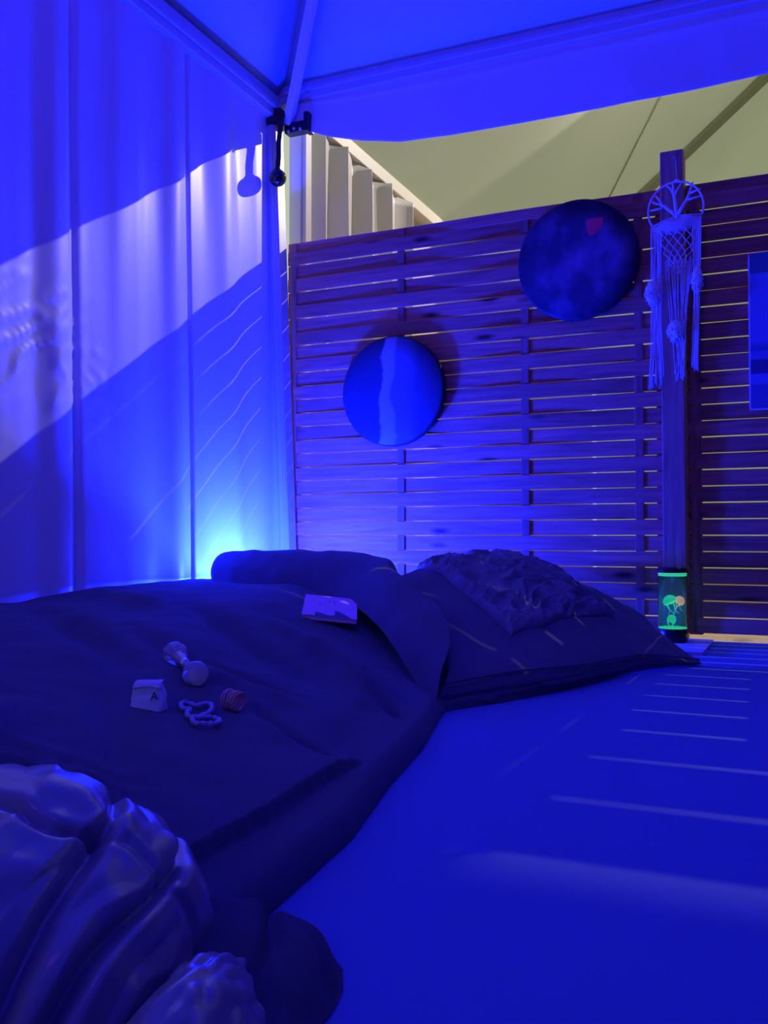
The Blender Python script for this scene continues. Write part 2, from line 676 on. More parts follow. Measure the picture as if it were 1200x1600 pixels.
def slat_mesh(name, sgn, seed):
    nx = 44
    vs = []
    for i in range(nx + 1):
        x = 1.716 * i / nx
        y = -sgn * AMP * weave(x) + .0015 * ns(x * 3, seed)
        wob = .0012 * ns(x * 2.5, seed + 9)
        h = SLAT_H / 2
        c = .0015
        for (yy, zz) in ((-SLAT_T / 2, -h + c), (-SLAT_T / 2, h - c), (-SLAT_T / 2 + c, h), (SLAT_T / 2 - c, h), (SLAT_T / 2, h - c),
                         (SLAT_T / 2, -h + c), (SLAT_T / 2 - c, -h), (-SLAT_T / 2 + c, -h)):
            vs.append((x, y + yy, zz + wob))
    fs = []
    n = 8
    for i in range(nx):
        for k in range(n):
            l = (k + 1) % n
            fs.append((i * n + k, i * n + l, (i + 1) * n + l, (i + 1) * n + k))
    fs += [tuple(range(n - 1, -1, -1)), tuple(nx * n + k for k in range(n))]
    me = bpy.data.meshes.new(name)
    me.from_pydata(vs, [], fs)
    me.materials.append(M_wood)
    me.update()
    return me


slats = {0: [slat_mesh('slat', 1, s) for s in (1.3, 5.7)], 1: [slat_mesh('slat', -1, s) for s in (2.9, 8.1)]}
bm_batten = B().box((-.017, -.0062, .026), (.017, .0062, 1.79), .002)


def fence_panel(X0, label):
    p = thing('woven_fence', label, 'fence', (X0, 0, 0), 'woven fence panels')
    for i in range(-1, 27):
        rs = random.Random(i * 13 + int(X0 * 100))
        zc = TOP - PITCH * i - SLAT_H / 2 - .002 + rs.uniform(-.0008, .0008)
        if i == -1:
            zc = 1.7555 + SLAT_H / 2 - .013
        o = place('slat', rs.choice(slats[i % 2]), p, (0, 0, zc))
        o.scale.z = .78 if i == -1 else (1.0 if X0 < 1 else .984)
    for x in BAT:
        bm_batten.make('batten', M_batten, p).location = (x, 0, 0)
    # stiles behind the slat ends
    B().box((0, .012, 0.02), (.052, .034, 1.795), .003).make('stile', M_batten, p)
    B().box((1.690, .012, 0.02), (1.716, .034, 1.795), .003).make('stile', M_batten, p)
    return p


fence_panel(0.0, 'brown woven slat fence panel between the corner leg and the post')
fence_panel(1.809, 'brown woven slat fence panel beyond the post, behind the blue picture')
pb = thing('fence_post', 'square brown wooden post between the two fence panels, rising above them', 'post', (1.762, 0, 0))
B().box((-.044, -.044, 0), (.044, .044, 1.93), .004).make('shaft', M_post, pb)
B().lathe([(0, 0), (.004, 0), (.004, .003), (0, .004)], 10, Matrix.Translation((.012, -.044, 1.90)) @ Matrix.Rotation(math.pi / 2, 4, 'X')).make('nail', M_alu, pb)
# right of the second panel the tent side is closed by sheet
structure(B().box((3.53, -.02, 0), (4.4, .0, 2.3)).make('wall_far', M_pvc))

# ================================================================= BEDDING
XR = [(-4.0, 1.74), (-3.3, 1.735), (-2.975, 1.70), (-2.716, 1.672), (-2.45, 1.61), (-2.19, 1.562), (-1.87, 1.48), (-1.5, 1.40), (-.9, 1.38), (-.5, 1.3)]
HH = [(-4.0, .12), (-3.2, .13), (-2.5, .155), (-1.75, .20), (-1.4, .228), (-.8, .238), (-.4, .23)]
HEM = [(-2.28, 1.55), (-2.45, 1.565), (-2.55, 1.572), (-2.675, 1.581), (-2.80, 1.598), (-2.941, 1.606), (-3.1, 1.60), (-4, 1.60)]
# creases: (x0,y0,x1,y1,width,depth)
CREASE = [(1.303, -2.365, 1.446, -2.474, .014, -.006), (1.43, -2.465, 1.56, -2.52, .014, -.007), (1.36, -2.44, 1.46, -2.515, .020, .004),
          (1.085, -2.192, 1.32, -2.22, .020, -.006), (1.08, -2.24, 1.32, -2.27, .03, .004), (.989, -2.424, 1.423, -2.872, .020, -.005), (.55, -1.60, 1.25, -2.05, .05, -.016), (.35, -1.9, 1.0, -2.35, .05, -.018),
          (.9, -1.62, 1.40, -1.98, .035, .016), (.2, -2.2, .95, -2.7, .06, .022), (.1, -1.5, .7, -1.75, .06, .014), (1.1, -2.75, 1.3, -3.05, .04, .014),
          (1.22, -1.72, 1.45, -1.98, .022, -.009), (1.10, -1.75, 1.40, -2.10, .03, .010), (.75, -2.05, 1.15, -2.30, .035, -.009),
          (.9, -2.7, 1.15, -3.1, .03, -.014), (1.34, -1.93, 1.48, -2.1, .02, -.012)]


def seg_d(px, py, ax, ay, bx, by):
    dx, dy = bx - ax, by - ay
    t = max(0, min(1, ((px - ax) * dx + (py - ay) * dy) / (dx * dx + dy * dy)))
    return math.hypot(px - ax - t * dx, py - ay - t * dy), t


def duvet_z(x, y):
    d = interp(XR, y) - x
    H = interp(HH, y)
    e = max(0, min(1, d / .035))
    z = .040 * math.sqrt(max(0, 1 - (1 - e) ** 2)) + (H - .040) * sstep(0.01, .80, d)
    for (ax, ay, bx, by, w, a) in CREASE:
        q, t = seg_d(x, y, ax, ay, bx, by)
        if q < 3 * w:
            z += 2.3 * a * math.exp(-(q / w) ** 2) * math.sin(math.pi * (.12 + .76 * t))
    k = sstep(0, .25, d)
    z += k * (.016 * ns(x * 2.3, y * 2.3, 1) + .007 * ns(x * 6 + y * 3, y * 5 - x * 4, 2)) + .0025 * k * ns(x * 16, y * 13, 4)
    m = math.exp(-(((x - 1.36) / .13) ** 2 + ((y + 2.97) / .09) ** 2))
    if m > .02:
        z += m * (.012 + .030 * abs(ns(x * 13 + y * 6, y * 16 - x * 5, 6)) + .012 * ns(x * 30, y * 26, 1))
    # upper layer with its hem near the open side
    if y < -1.4:
        xh = interp(HEM[::-1], y) + .014 * ns(y * 10, 2) + .004 * ns(y * 34, 5)
        kx = sstep(1.25, 1.54, x)
        y0 = -1.45 - 1.0 * kx
        z += .020 * sstep(-.004, .004, xh - x) * sstep(y0, y0 - .08 - .9 * (1 - kx), y)
    return max(z, .003)


nu, nv = 230, 440
vs = []
for j in range(nv + 1):
    v = j / nv
    for i in range(nu + 1):
        s = i / nu
        s = 1 - (1 - s) ** 1.6
        y = -.60 - .30 * s + (-4.0 + .60 + .30 * s) * v
        x = .03 + (interp(XR, y) - .03) * s
        vs.append((x, y, duvet_z(x, y)))
dv = mk('duvet', vs, grid_faces(nv, nu), M_duvet)
tag(dv, 'dark smooth duvet spread along the tent sidewall, small items on it', 'duvet')

# long pillow / bolster lying across the head of the bed
NL = [[(.20, -.82, .18), (.19, -.79, .19), (.19, -.76, .19), (.21, -.72, .18), (.24, -.66, .1)],
      [(.165, -.85, .20), (.14, -.82, .285), (.14, -.76, .330), (.17, -.68, .27), (.22, -.62, .1)],
      [(.42, -.99, .2), (.42, -.95, .295), (.44, -.87, .352), (.48, -.78, .32), (.52, -.68, .1)],
      [(.86, -1.16, .195), (.86, -1.11, .262), (.87, -1.02, .328), (.90, -.90, .318), (.93, -.76, .1)],
      [(1.16, -1.48, .14), (1.15, -1.42, .200), (1.10, -1.28, .265), (1.03, -1.08, .285), (1.0, -.92, .1)],
      [(1.465, -1.875, .0), (1.455, -1.81, .085), (1.40, -1.60, .155), (1.26, -1.36, .220), (1.12, -1.16, .12)]]


def d_pillow(u, v, p):
    return .006 * ns(p.x * 6, p.y * 6, 5) + .004 * ns(p.x * 16 + p.y * 5, p.y * 14, 7)


v, f = net_mesh(NL, 150, 70, d_pillow)
lp = mk('pillow', v, f, M_pillow)
tag(lp, 'long dark rounded pillow lying across the bed beside the duvet and corner leg', 'pillow')

NR = [[(1.44, -1.86, 0), (1.455, -1.79, .055), (1.40, -1.62, .10), (1.22, -1.33, .20), (1.0, -1.08, .26), (.80, -.75, .12)],
      [(1.55, -1.64, 0), (1.565, -1.56, .060), (1.48, -1.36, .130), (1.29, -1.10, .235), (1.10, -.88, .312), (.86, -.36, .24)],
      [(1.65, -1.38, 0), (1.67, -1.35, .055), (1.60, -1.15, .130), (1.43, -.92, .245), (1.27, -.68, .325), (1.08, -.14, .25)],
      [(1.75, -1.02, 0), (1.78, -.97, .045), (1.72, -.86, .095), (1.60, -.72, .180), (1.50, -.55, .242), (1.38, -.13, .18)],
      [(1.90, -.74, .002), (1.925, -.76, .012), (1.86, -.67, .035), (1.77, -.56, .085), (1.67, -.42, .135), (1.55, -.28, .08)]]


def d_rp(u, v, p):
    return .005 * ns(p.x * 5, p.y * 5, 15) + .0035 * ns(p.x * 14 + p.y * 7, p.y * 12, 17) - .008 * math.exp(-((v - .11) / .02) ** 2) * (1 - u) ** .5


v, f = net_mesh(NR, 130, 120, d_rp)
rp = mk('pillow', v, f, M_pillow)
tag(rp, 'large dark pillow with pointed corner beside the glowing jellyfish lamp', 'pillow')
# flange seam of the large pillow
NRV = [[Vector(p) for p in r] for r in NR]
pts = []
for k in range(60):
    u = k / 59 * .98
    p = net_point(NRV, u, .205)
    pts.append(p + Vector((.004, -.006, .006)))
B().tube(pts, .0028, 6).make('piping', M_pillow, rp, True)

# gathered throw on the large pillow
vs = []
nu, nv = 240, 150
qa, qb, qc, qd = (.18, .60), (.42, .44), (.70, .54), (.62, .86)   # (u,v) corners on the pillow
for i in range(nu + 1):
    a = i / nu
    for j in range(nv + 1):
        c = j / nv
        wob = .02 * ns(a * 5, c * 5, 33)
        u = (qa[0] * (1 - a) + qb[0] * a) * (1 - c) + ((.30) * (1 - a) + qc[0] * a) * c
        w = (qa[1] * (1 - a) + qb[1] * a) * (1 - c) + ((.84) * (1 - a) + qc[1] * a) * c
        u = .16 + .50 * c + .10 * a + wob
        w = .83 - .40 * a + .12 * (c - .3) * a + wob
        p = net_point(NRV, max(0, min(1, u)), max(0, min(1, w)))
        e = min(1, min(a, 1 - a, c, 1 - c) / .06)
        edge = math.sqrt(max(0, 1 - (1 - e) ** 2))
        r1 = 1 - abs(ns(a * 9 + 1.2 * ns(a * 5, c * 5, 2), c * 7, 3)) * 2
        r2 = abs(ns(a * 30, c * 22 + ns(a * 9, c * 9), 9))
        h = edge * (.006 + .026 * max(0, r1) + .008 * r2) + .0015
        vs.append(p + Vector((.25, -.25, .93)) * h)
tw = mk('gathered_throw', vs, grid_faces(nu, nv), M_throw)
tag(tw, 'dark gathered ruffled throw lying on the large pillow', 'throw')

# satin quilt bunched in the near corner
NQ = [[(1.02, -2.98, .13), (1.04, -3.05, .20), (1.08, -3.22, .22), (1.15, -3.42, .22), (1.25, -3.62, .18), (1.3, -3.8, .02)],
      [(1.34, -3.04, .12), (1.37, -3.08, .165), (1.42, -3.18, .185), (1.48, -3.32, .18), (1.54, -3.47, .15), (1.58, -3.60, .02)],
      [(1.50, -3.06, .10), (1.52, -3.09, .150), (1.565, -3.16, .165), (1.61, -3.26, .155), (1.65, -3.38, .13), (1.68, -3.50, .02)],
      [(1.585, -3.045, .09), (1.61, -3.07, .125), (1.655, -3.13, .135), (1.685, -3.21, .125), (1.715, -3.31, .10), (1.745, -3.42, .02)],
      [(1.625, -3.025, .07), (1.665, -3.05, .085), (1.712, -3.105, .085), (1.738, -3.18, .075), (1.765, -3.27, .06), (1.79, -3.36, .01)],
      [(1.64, -3.01, .02), (1.69, -3.03, .012), (1.735, -3.095, .008), (1.758, -3.175, .006), (1.778, -3.262, .004), (1.80, -3.34, .004)]]


def d_quilt(u, v, p):
    e = min(1, min(u, 1 - u, v * 1.5, (1 - v) * 1.5) / .12)
    q = u * 1.0 + .10 * v
    r = abs(math.sin(q * 20 + 2.2 * ns(u * 4, v * 3, 3) + .8 * ns(u * 9, v * 7, 6)))
    s = abs(ns(u * 11, v * 4.0, 2))
    t = -.016 * math.exp(-((u - .72 - .05 * math.sin(v * 4)) / .018) ** 2) - .014 * math.exp(-((u - .55 - .08 * v) / .018) ** 2)
    t -= .012 * math.exp(-((v - .52 - .1 * ns(u * 5, 1)) / .02) ** 2) * (1 if u < .6 else .4)
    return e * (.003 * (1 - r) ** 1.5 + .006 * s + .0018 * ns(u * 26, v * 10, 8) + .004 * ns(u * 6, v * 9, 9)) + t * e


NQ = [[(x - .02, y + .006, z * (.90 if k < 2 else 1.05)) for x, y, z in r] for k, r in enumerate(NQ)]
v, f = net_mesh(NQ, 260, 200, d_quilt)
ql = mk('quilt', v, f, M_satin)
tag(ql, 'shiny grey satin quilt bunched in creases at the foot of the duvet', 'quilt')
NF = [[(1.735, -3.14, .01), (1.765, -3.13, .03), (1.80, -3.16, .03), (1.84, -3.20, .008)],
      [(1.735, -3.20, .02), (1.77, -3.19, .06), (1.82, -3.22, .055), (1.86, -3.26, .008)],
      [(1.745, -3.28, .02), (1.785, -3.27, .065), (1.83, -3.30, .06), (1.87, -3.34, .008)],
      [(1.76, -3.40, .01), (1.80, -3.39, .04), (1.84, -3.41, .04), (1.88, -3.44, .006)]]
v, f = net_mesh(NF, 70, 60, lambda u, v, p: .006 * abs(ns(u * 4, v * 8, 3)) + .003 * ns(u * 11, v * 9, 5))
mk('loose_corner', v, f, M_satin, ql)

NB = [[(1.60, -2.96, .02), (1.68, -2.955, .035), (1.74, -2.965, .03), (1.80, -2.985, .022), (1.845, -3.02, .003)],
      [(1.62, -3.03, .05), (1.70, -3.02, .06), (1.77, -3.03, .045), (1.83, -3.05, .03), (1.868, -3.07, .003)],
      [(1.66, -3.12, .04), (1.73, -3.11, .05), (1.79, -3.115, .04), (1.845, -3.125, .028), (1.875, -3.135, .003)],
      [(1.70, -3.22, .03), (1.76, -3.20, .035), (1.81, -3.19, .03), (1.85, -3.185, .02), (1.872, -3.18, .003)]]
NB = [[(1.60 + (x - 1.60) * .93, y - .03, z * .7) for x, y, z in r] for r in NB]
v, f = net_mesh(NB, 80, 90, lambda u, v, p: .006 * ns(u * 5, v * 4, 3) - .012 * math.exp(-((v - .55 - .25 * (u - .5)) / .05) ** 2) * (1 - u * .4))
bl = mk('blanket', v, f, M_blanket)
tag(bl, 'black blanket corner lying on the floor between duvet and satin quilt', 'blanket')

# ================================================================= WALL ROUNDS, DREAM CATCHER, PICTURE


def ramp_mat(name, stops, noise_amt, rough=.7, axis='X', nscale=6):
    m = bpy.data.materials.new(name)
    m.use_nodes = True
    nt = m.node_tree
    L = nt.links.new
    b = nt.nodes['Principled BSDF']
    b.inputs['Roughness'].default_value = rough
    b.inputs['Specular IOR Level'].default_value = .2
    tc = nt.nodes.new('ShaderNodeTexCoord')
    sx = nt.nodes.new('ShaderNodeSeparateXYZ')
    L(tc.outputs['Object'], sx.inputs[0])
    n = nt.nodes.new('ShaderNodeTexNoise')
    n.inputs['Scale'].default_value = nscale
    n.inputs['Detail'].default_value = 4
    L(tc.outputs['Object'], n.inputs['Vector'])
    a = nt.nodes.new('ShaderNodeMath')
    a.operation = 'MULTIPLY_ADD'
    L(n.outputs['Fac'], a.inputs[0])
    a.inputs[1].default_value = noise_amt
    L(sx.outputs[axis], a.inputs[2])
    mr = nt.nodes.new('ShaderNodeMapRange')
    mr.inputs['From Min'].default_value = stops[0][0]
    mr.inputs['From Max'].default_value = stops[-1][0]
    L(a.outputs[0], mr.inputs['Value'])
    r = nt.nodes.new('ShaderNodeValToRGB')
    lo, hi = stops[0][0], stops[-1][0]
    els = r.color_ramp.elements
    els[0].position = 0
    els[0].color = (*stops[0][1], 1)
    els[1].position = 1
    els[1].color = (*stops[-1][1], 1)
    for (p, c) in stops[1:-1]:
        q = els.new((p - lo) / (hi - lo))
        q.color = (*c, 1)
    L(mr.outputs[0], r.inputs['Fac'])
    L(r.outputs[0], b.inputs['Base Color'])
    return m


M_d1 = ramp_mat('half dark painted round', [(-.25, (.02, .03, .065)), (.012, (.022, .034, .075)), (.020, (.26, .30, .40)), (.068, (.22, .26, .36)), (.078, (.09, .11, .19)),
                                           (.14, (.085, .10, .18)), (.20, (.035, .045, .09)), (.28, (.03, .04, .08))], .13)
M_rim = mat('dark rim', (.018, .018, .035), rough=.6)


def drum(name, x, z, R, mface, label, th=.035):
    t = thing(name, label, 'wall art', (x, -.018, z))
    Mr = Matrix.Rotation(math.pi / 2, 4, 'X')
    B().lathe([(R - .004, 0), (R, .004), (R, th - .004), (R - .004, th)], 72, Mr).make('rim', M_rim, t, True)
    o = B().lathe([(R - .004, th - .001), (R * .97, th + .002), (R * .6, th + .004), (.0001, th + .005)], 72, Mr).make('face', mface, t, True)
    return t


drum('round_canvas', .560, 1.052, .246, M_d1, 'lower round wall art, half dark with a pale jagged streak')
# second round: cloudy dark globe
M_d2 = bpy.data.materials.new('cloudy dark round')
M_d2.use_nodes = True
nt = M_d2.node_tree
b_ = nt.nodes['Principled BSDF']
b_.inputs['Roughness'].default_value = .65
b_.inputs['Specular IOR Level'].default_value = .2
tc = nt.nodes.new('ShaderNodeTexCoord')
n = nt.nodes.new('ShaderNodeTexNoise')
n.inputs['Scale'].default_value = 7.5
n.inputs['Detail'].default_value = 3
nt.links.new(tc.outputs['Object'], n.inputs['Vector'])
r = nt.nodes.new('ShaderNodeValToRGB')
r.color_ramp.elements[0].position = .42
r.color_ramp.elements[0].color = (.05, .04, .075, 1)
r.color_ramp.elements[1].position = .72
r.color_ramp.elements[1].color = (.19, .13, .24, 1)
nt.links.new(n.outputs['Fac'], r.inputs['Fac'])
ln = nt.nodes.new('ShaderNodeVectorMath')
ln.operation = 'LENGTH'
nt.links.new(tc.outputs['Object'], ln.inputs[0])
r2 = nt.nodes.new('ShaderNodeValToRGB')
r2.color_ramp.elements[0].position = .165
r2.color_ramp.elements[0].color = (1, 1, 1, 1)
r2.color_ramp.elements[1].position = .235
r2.color_ramp.elements[1].color = (.35, .35, .4, 1)
nt.links.new(ln.outputs['Value'], r2.inputs['Fac'])
mm = nt.nodes.new('ShaderNodeMix')
mm.data_type = 'RGBA'
mm.blend_type = 'MULTIPLY'
mm.inputs[0].default_value = 1
nt.links.new(r.outputs[0], mm.inputs[6])
nt.links.new(r2.outputs[0], mm.inputs[7])
nt.links.new(mm.outputs[2], b_.inputs['Base Color'])
d2 = drum('round_canvas', 1.387, 1.540, .248, M_d2, 'upper round wall art, cloudy dark with a small red patch')
M_red = mat('red print', (.95, .05, .07), rough=.7)
pts = [(.040, .152), (.062, .158), (.105, .158), (.112, .140), (.104, .116), (.080, .094), (.060, .086), (.048, .100), (.043, .125)]
vs = [(x, -.0405, z) for x, z in pts] + [(x, -.0375, z) for x, z in pts]
n_ = len(pts)
mk('red_patch', vs, [tuple(range(n_)), tuple(range(2 * n_ - 1, n_ - 1, -1))] + [(k, (k + 1) % n_, n_ + (k + 1) % n_, n_ + k) for k in range(n_)], M_red, d2, False)

# dream catcher
M_cord = mat('white cotton cord', (.80, .80, .84), rough=.85, bump=.2, bscale=800)
DC = thing('dream_catcher', 'white macrame dream catcher with tree shape and long fringe, on the post', 'dream catcher', (1.781, -.075, 1.68))


def P(px, py, y=0.0):
    return Vector(((px - 1061) * .00238, y, (325 - py) * .00248))


ring = [P(1061 + 43.6 * math.cos(a), 324 - 43.6 * math.sin(a)) for a in [math.radians(-17 + 228 * k / 56) for k in range(57)]]
B().tube(ring, .0038, 8).make('ring', M_cord, DC, True)
B().tube([P(1064, 280), P(1062, 262, .008), P(1060, 240, .026)], .0012, 6).make('hanging_loop', M_cord, DC, True)
b = B()
b.lathe([(0.0001, -.008), (.008, -.003), (.008, .004), (.0001, .008)], 10, Matrix.Translation(P(1063, 279)))
b.make('knot', M_cord, DC, True)
br = [[(1063, 338), (1061, 322), (1059, 305), (1058, 298)], [(1058, 300), (1053, 290), (1046, 284)], [(1058, 298), (1057, 288), (1056, 281)],
      [(1059, 303), (1063, 294), (1068, 288), (1070, 282)],
      [(1062, 335), (1054, 327), (1044, 318), (1036, 312)], [(1043, 318), (1032, 320), (1020, 321)], [(1040, 315), (1034, 304), (1029, 298)],
      [(1036, 313), (1028, 310), (1022, 306)],
      [(1064, 334), (1072, 321), (1080, 309), (1084, 297)], [(1078, 312), (1088, 310), (1103, 308)], [(1083, 300), (1086, 292), (1088, 285)],
      [(1082, 303), (1092, 299), (1100, 297)]]
b = B()
for k, q in enumerate(br):
    w0 = .0078 if k in (0, 4, 8) else .0050
    b.tube([P(x, y, .001 * math.sin(i)) for i, (x, y) in enumerate(q)], [w0 * (1 - .35 * i / (len(q) - 1)) for i in range(len(q))], 7)
b.make('tree', M_cord, DC, True)
# fan of cords from the trunk base to the rim level
b = B()
for k in range(38):
    a = k / 37
    ex = 1022 + 80 * a
    ey = 348 - 10 * a + 20 * math.sin(math.pi * a) ** .6
    b.tube([P(1063, 334), P(1063 + (ex - 1063) * .5, 334 + (ey - 334) * .42, -.003), P(ex, ey)], .0018, 5)
b.make('web', M_cord, DC, True)['kind'] = 'stuff'
# macrame net: crossing diamonds that narrow to a V
b = B()
rows, cols = 9, 9
rr = random.Random(4)


def npx(i, j):
    y = 358 + j * 8.6
    half = 27 * (1 - .0 * j) if j < 4 else 27 - (j - 3) * 4.6
    x = 1064 + (i / (cols - 1) - .5) * 2 * half
    return x, y


for j in range(rows - 1):
    for i in range(cols):
        for s in (-1, 1):
            k = i + s
            if 0 <= k < cols and (i + j) % 2 == 0:
                x0_, y0_ = npx(i, j)
                x1_, y1_ = npx(k, j + 1)
                b.tube([P(x0_, y0_), P((x0_ + x1_) / 2 - s * .8, (y0_ + y1_) / 2, -.004), P(x1_, y1_)], .0016, 5, cap=False)
        if (i + j) % 2 == 0:
            x0_, y0_ = npx(i, j)
            b.lathe([(.0001, -.0035), (.0035, 0), (.0001, .0035)], 6, Matrix.Translation(P(x0_, y0_, -.002)))
for k in range(26):
    a = k / 25
    x = 1023 + 78 * a
    b.tube([P(x, 346 - 12 * a), P(x + (1064 - x) * .1 + rr.uniform(-1, 1), 360)], .0014, 5)
b.make('net', M_cord, DC, True)['kind'] = 'stuff'


def strands(name, n, x0, x1, ya, yb, xe0, xe1, seed):
    b = B()
    q = random.Random(seed)
    for k in range(n):
        a = (k + .5) / n
        xs, xe = x0 + (x1 - x0) * a, xe0 + (xe1 - xe0) * q.random()
        y0_, y1_ = ya + q.uniform(-4, 4), yb + q.uniform(-14, 8)
        m = 14
        pts = []
        for i in range(m + 1):
            t = i / m
            wv = 2.2 * t * ns(t * 3, k * 1.7, seed) + 1.4 * t * ns(t * 9, k * 2.3, seed + 4)
            pts.append(P(xs + (xe - xs) * t ** 1.2 + wv, y0_ + (y1_ - y0_) * t, .004 * ns(t * 3, k, 9)))
        b.tube(pts, .0013 + .0005 * q.random(), 5)
    b.make(name, M_cord, DC, True)['kind'] = 'stuff'


strands('fringe', 20, 1021, 1040, 346, 600, 1017, 1040, 1)
strands('fringe', 15, 1086, 1101, 340, 580, 1083, 1094, 2)
strands('fringe', 18, 1043, 1088, 404, 590, 1055, 1074, 3)


def fluff(px, py, w, h, seed):
    b = B()
    q = random.Random(seed)
    c = P(px, py, -.012)
    vs = []
    n, m = 14, 10
    for i in range(m + 1):
        a = math.pi * i / m
        for k in range(n):
            an = 2 * math.pi * k / n
            d = Vector((math.sin(a) * math.cos(an), math.sin(a) * math.sin(an) * .8, math.cos(a)))
            rad = 1 + .28 * ns(d.x * 2.4 + seed, d.y * 2.4, d.z * 2.4)
            vs.append(c + Vector((d.x * w, d.y * w, d.z * h)) * rad)
    fs = [(i * n + k, i * n + (k + 1) % n, (i + 1) * n + (k + 1) % n, (i + 1) * n + k) for i in range(m) for k in range(n)]
    b.add(vs, fs)
    for k in range(110):
        d = Vector((q.gauss(0, 1), q.gauss(0, 1), q.gauss(-.25, 1))).normalized()
        p = c + Vector((d.x * w, d.y * w * .8, d.z * h)) * .85
        t = p + Vector((d.x * w, d.y * w, d.z * h * .6)) * q.uniform(.25, .55) + Vector((0, 0, -h * .22))
        b.tube([p, (p + t) / 2 + Vector((0, 0, .002)), t], [.0028, .002, .0004], 4)
    b.make('feather_tassel', M_cord, DC, True)


fluff(1024, 453, .0275, .045, 1)
fluff(1094, 440, .020, .045, 2)
fluff(1060, 517, .029, .038, 3)

# picture on the second panel
pc = thing('picture', 'blue banded canvas picture with pale edges hung on the fence beyond the post', 'picture', (2.04, -.012, .886))
M_pic = ramp_mat('banded blue print', [(0, (.10, .14, .34)), (.095, (.10, .14, .34)), (.10, (.16, .22, .52)), (.135, (.17, .24, .55)), (.14, (.05, .07, .17)), (.19, (.05, .07, .17)),
                                      (.195, (.14, .19, .46)), (.22, (.14, .19, .46)), (.23, (.07, .11, .26)), (.262, (.16, .22, .50)), (.52, (.17, .25, .55)), (.525, (.06, .13, .20)), (.60, (.07, .13, .20))], .006, axis='Z')
M_edge = mat('pale canvas edge', (.62, .62, .70), rough=.8)
B().box((0, -.028, 0), (.50, 0, .60), .002).make('stretcher', M_edge, pc)
B().box((.006, -.0295, .004), (.494, -.0278, .596)).make('print', M_pic, pc)

# ================================================================= JELLYFISH LAMP AND PAD
pd = thing('pad', 'pale violet flat pad on the floor at the foot of the jellyfish lamp', 'pad', (0, 0, 0))
M_pad = mat('pale violet card', (.66, .52, .82), rough=.6)
M_pad2 = mat('white page block', (.75, .72, .80), rough=.8)
B().box((1.70, -.50, .0005), (1.906, -.07, .003), .0008).make('back_cover', M_pad, pd)
B().box((1.702, -.496, .003), (1.903, -.073, .009)).make('pages', M_pad2, pd)
B().box((1.70, -.50, .009), (1.906, -.07, .0115), .0008).make('front_cover', M_pad, pd)

JL = thing('jellyfish_lamp', 'cylindrical jellyfish lamp glowing green with black cap, beside the post', 'lamp', (1.772, -.20, .012))
R_ = .053
B().lathe([(R_ - .002, 0), (R_, .003), (R_, .046), (R_ - .003, .050)], 48).make('base', M_black, JL, True)
B().lathe([(R_ - .001, .257), (R_ + .001, .259), (R_ + .001, .270), (R_ - .008, .276), (.03, .277), (.0001, .277)], 48).make('cap', M_black, JL, True)
M_ringglow = mat('green lit ring', (.3, .9, .6), rough=.4, emit=(.05, .90, .38), estr=.62)
B().lathe([(R_ - .006, .244), (R_ - .0012, .245), (R_ - .0012, .257), (R_ - .006, .258)], 48).make('glow_ring', M_ringglow, JL, True)
B().lathe([(R_ - .006, .050), (R_ - .0012, .050), (R_ - .0012, .0535), (R_ - .006, .054)], 48).make('glow_ring', M_ringglow, JL, True)
# clear tank: thin tinted acrylic
M_tank = bpy.data.materials.new('clear acrylic')
M_tank.use_nodes = True
nt = M_tank.node_tree
nt.nodes.remove(nt.nodes['Principled BSDF'])
tr = nt.nodes.new('ShaderNodeBsdfTransparent')
tr.inputs[0].default_value = (.90, .93, .95, 1)
gl = nt.nodes.new('ShaderNodeBsdfGlossy')
gl.inputs['Roughness'].default_value = .05
fr_ = nt.nodes.new('ShaderNodeFresnel')
fr_.inputs[0].default_value = 1.35
mx = nt.nodes.new('ShaderNodeMixShader')
nt.links.new(fr_.outputs[0], mx.inputs[0])
nt.links.new(tr.outputs[0], mx.inputs[1])
nt.links.new(gl.outputs[0], mx.inputs[2])
nt.links.new(mx.outputs[0], nt.nodes['Material Output'].inputs['Surface'])
B().lathe([(R_ - .001, .050), (R_ - .001, .257)], 48).make('tank', M_tank, JL, True)
# lit water body
M_water = bpy.data.materials.new('lit water')
M_water.use_nodes = True
nt = M_water.node_tree
nt.nodes.remove(nt.nodes['Principled BSDF'])
tr = nt.nodes.new('ShaderNodeBsdfTransparent')
tr.inputs[0].default_value = (.80, .86, .84, 1)
em = nt.nodes.new('ShaderNodeBsdfTranslucent')
em.inputs[0].default_value = (.55, .85, .80, 1)
mx = nt.nodes.new('ShaderNodeMixShader')
mx.inputs[0].default_value = .14
nt.links.new(tr.outputs[0], mx.inputs[1])
nt.links.new(em.outputs[0], mx.inputs[2])
nt.links.new(mx.outputs[0], nt.nodes['Material Output'].inputs['Surface'])
B().lathe([(.0001, .0545), (R_ - .003, .0545), (R_ - .003, .240), (.0001, .241)], 48).make('water', M_water, JL, True)
lm = lamp('jellyfish_lamp_led', 'POINT', (1.772, -.20, .10), .02, (.15, 1.0, .75), shadow_soft_size=.01)
M_jg = mat('green glowing silicone', (.1, .8, .4), rough=.3, emit=(.02, .95, .33), estr=.55)
M_jo = mat('peach glowing silicone', (.9, .6, .4), rough=.3, emit=(1.0, .52, .28), estr=.55)


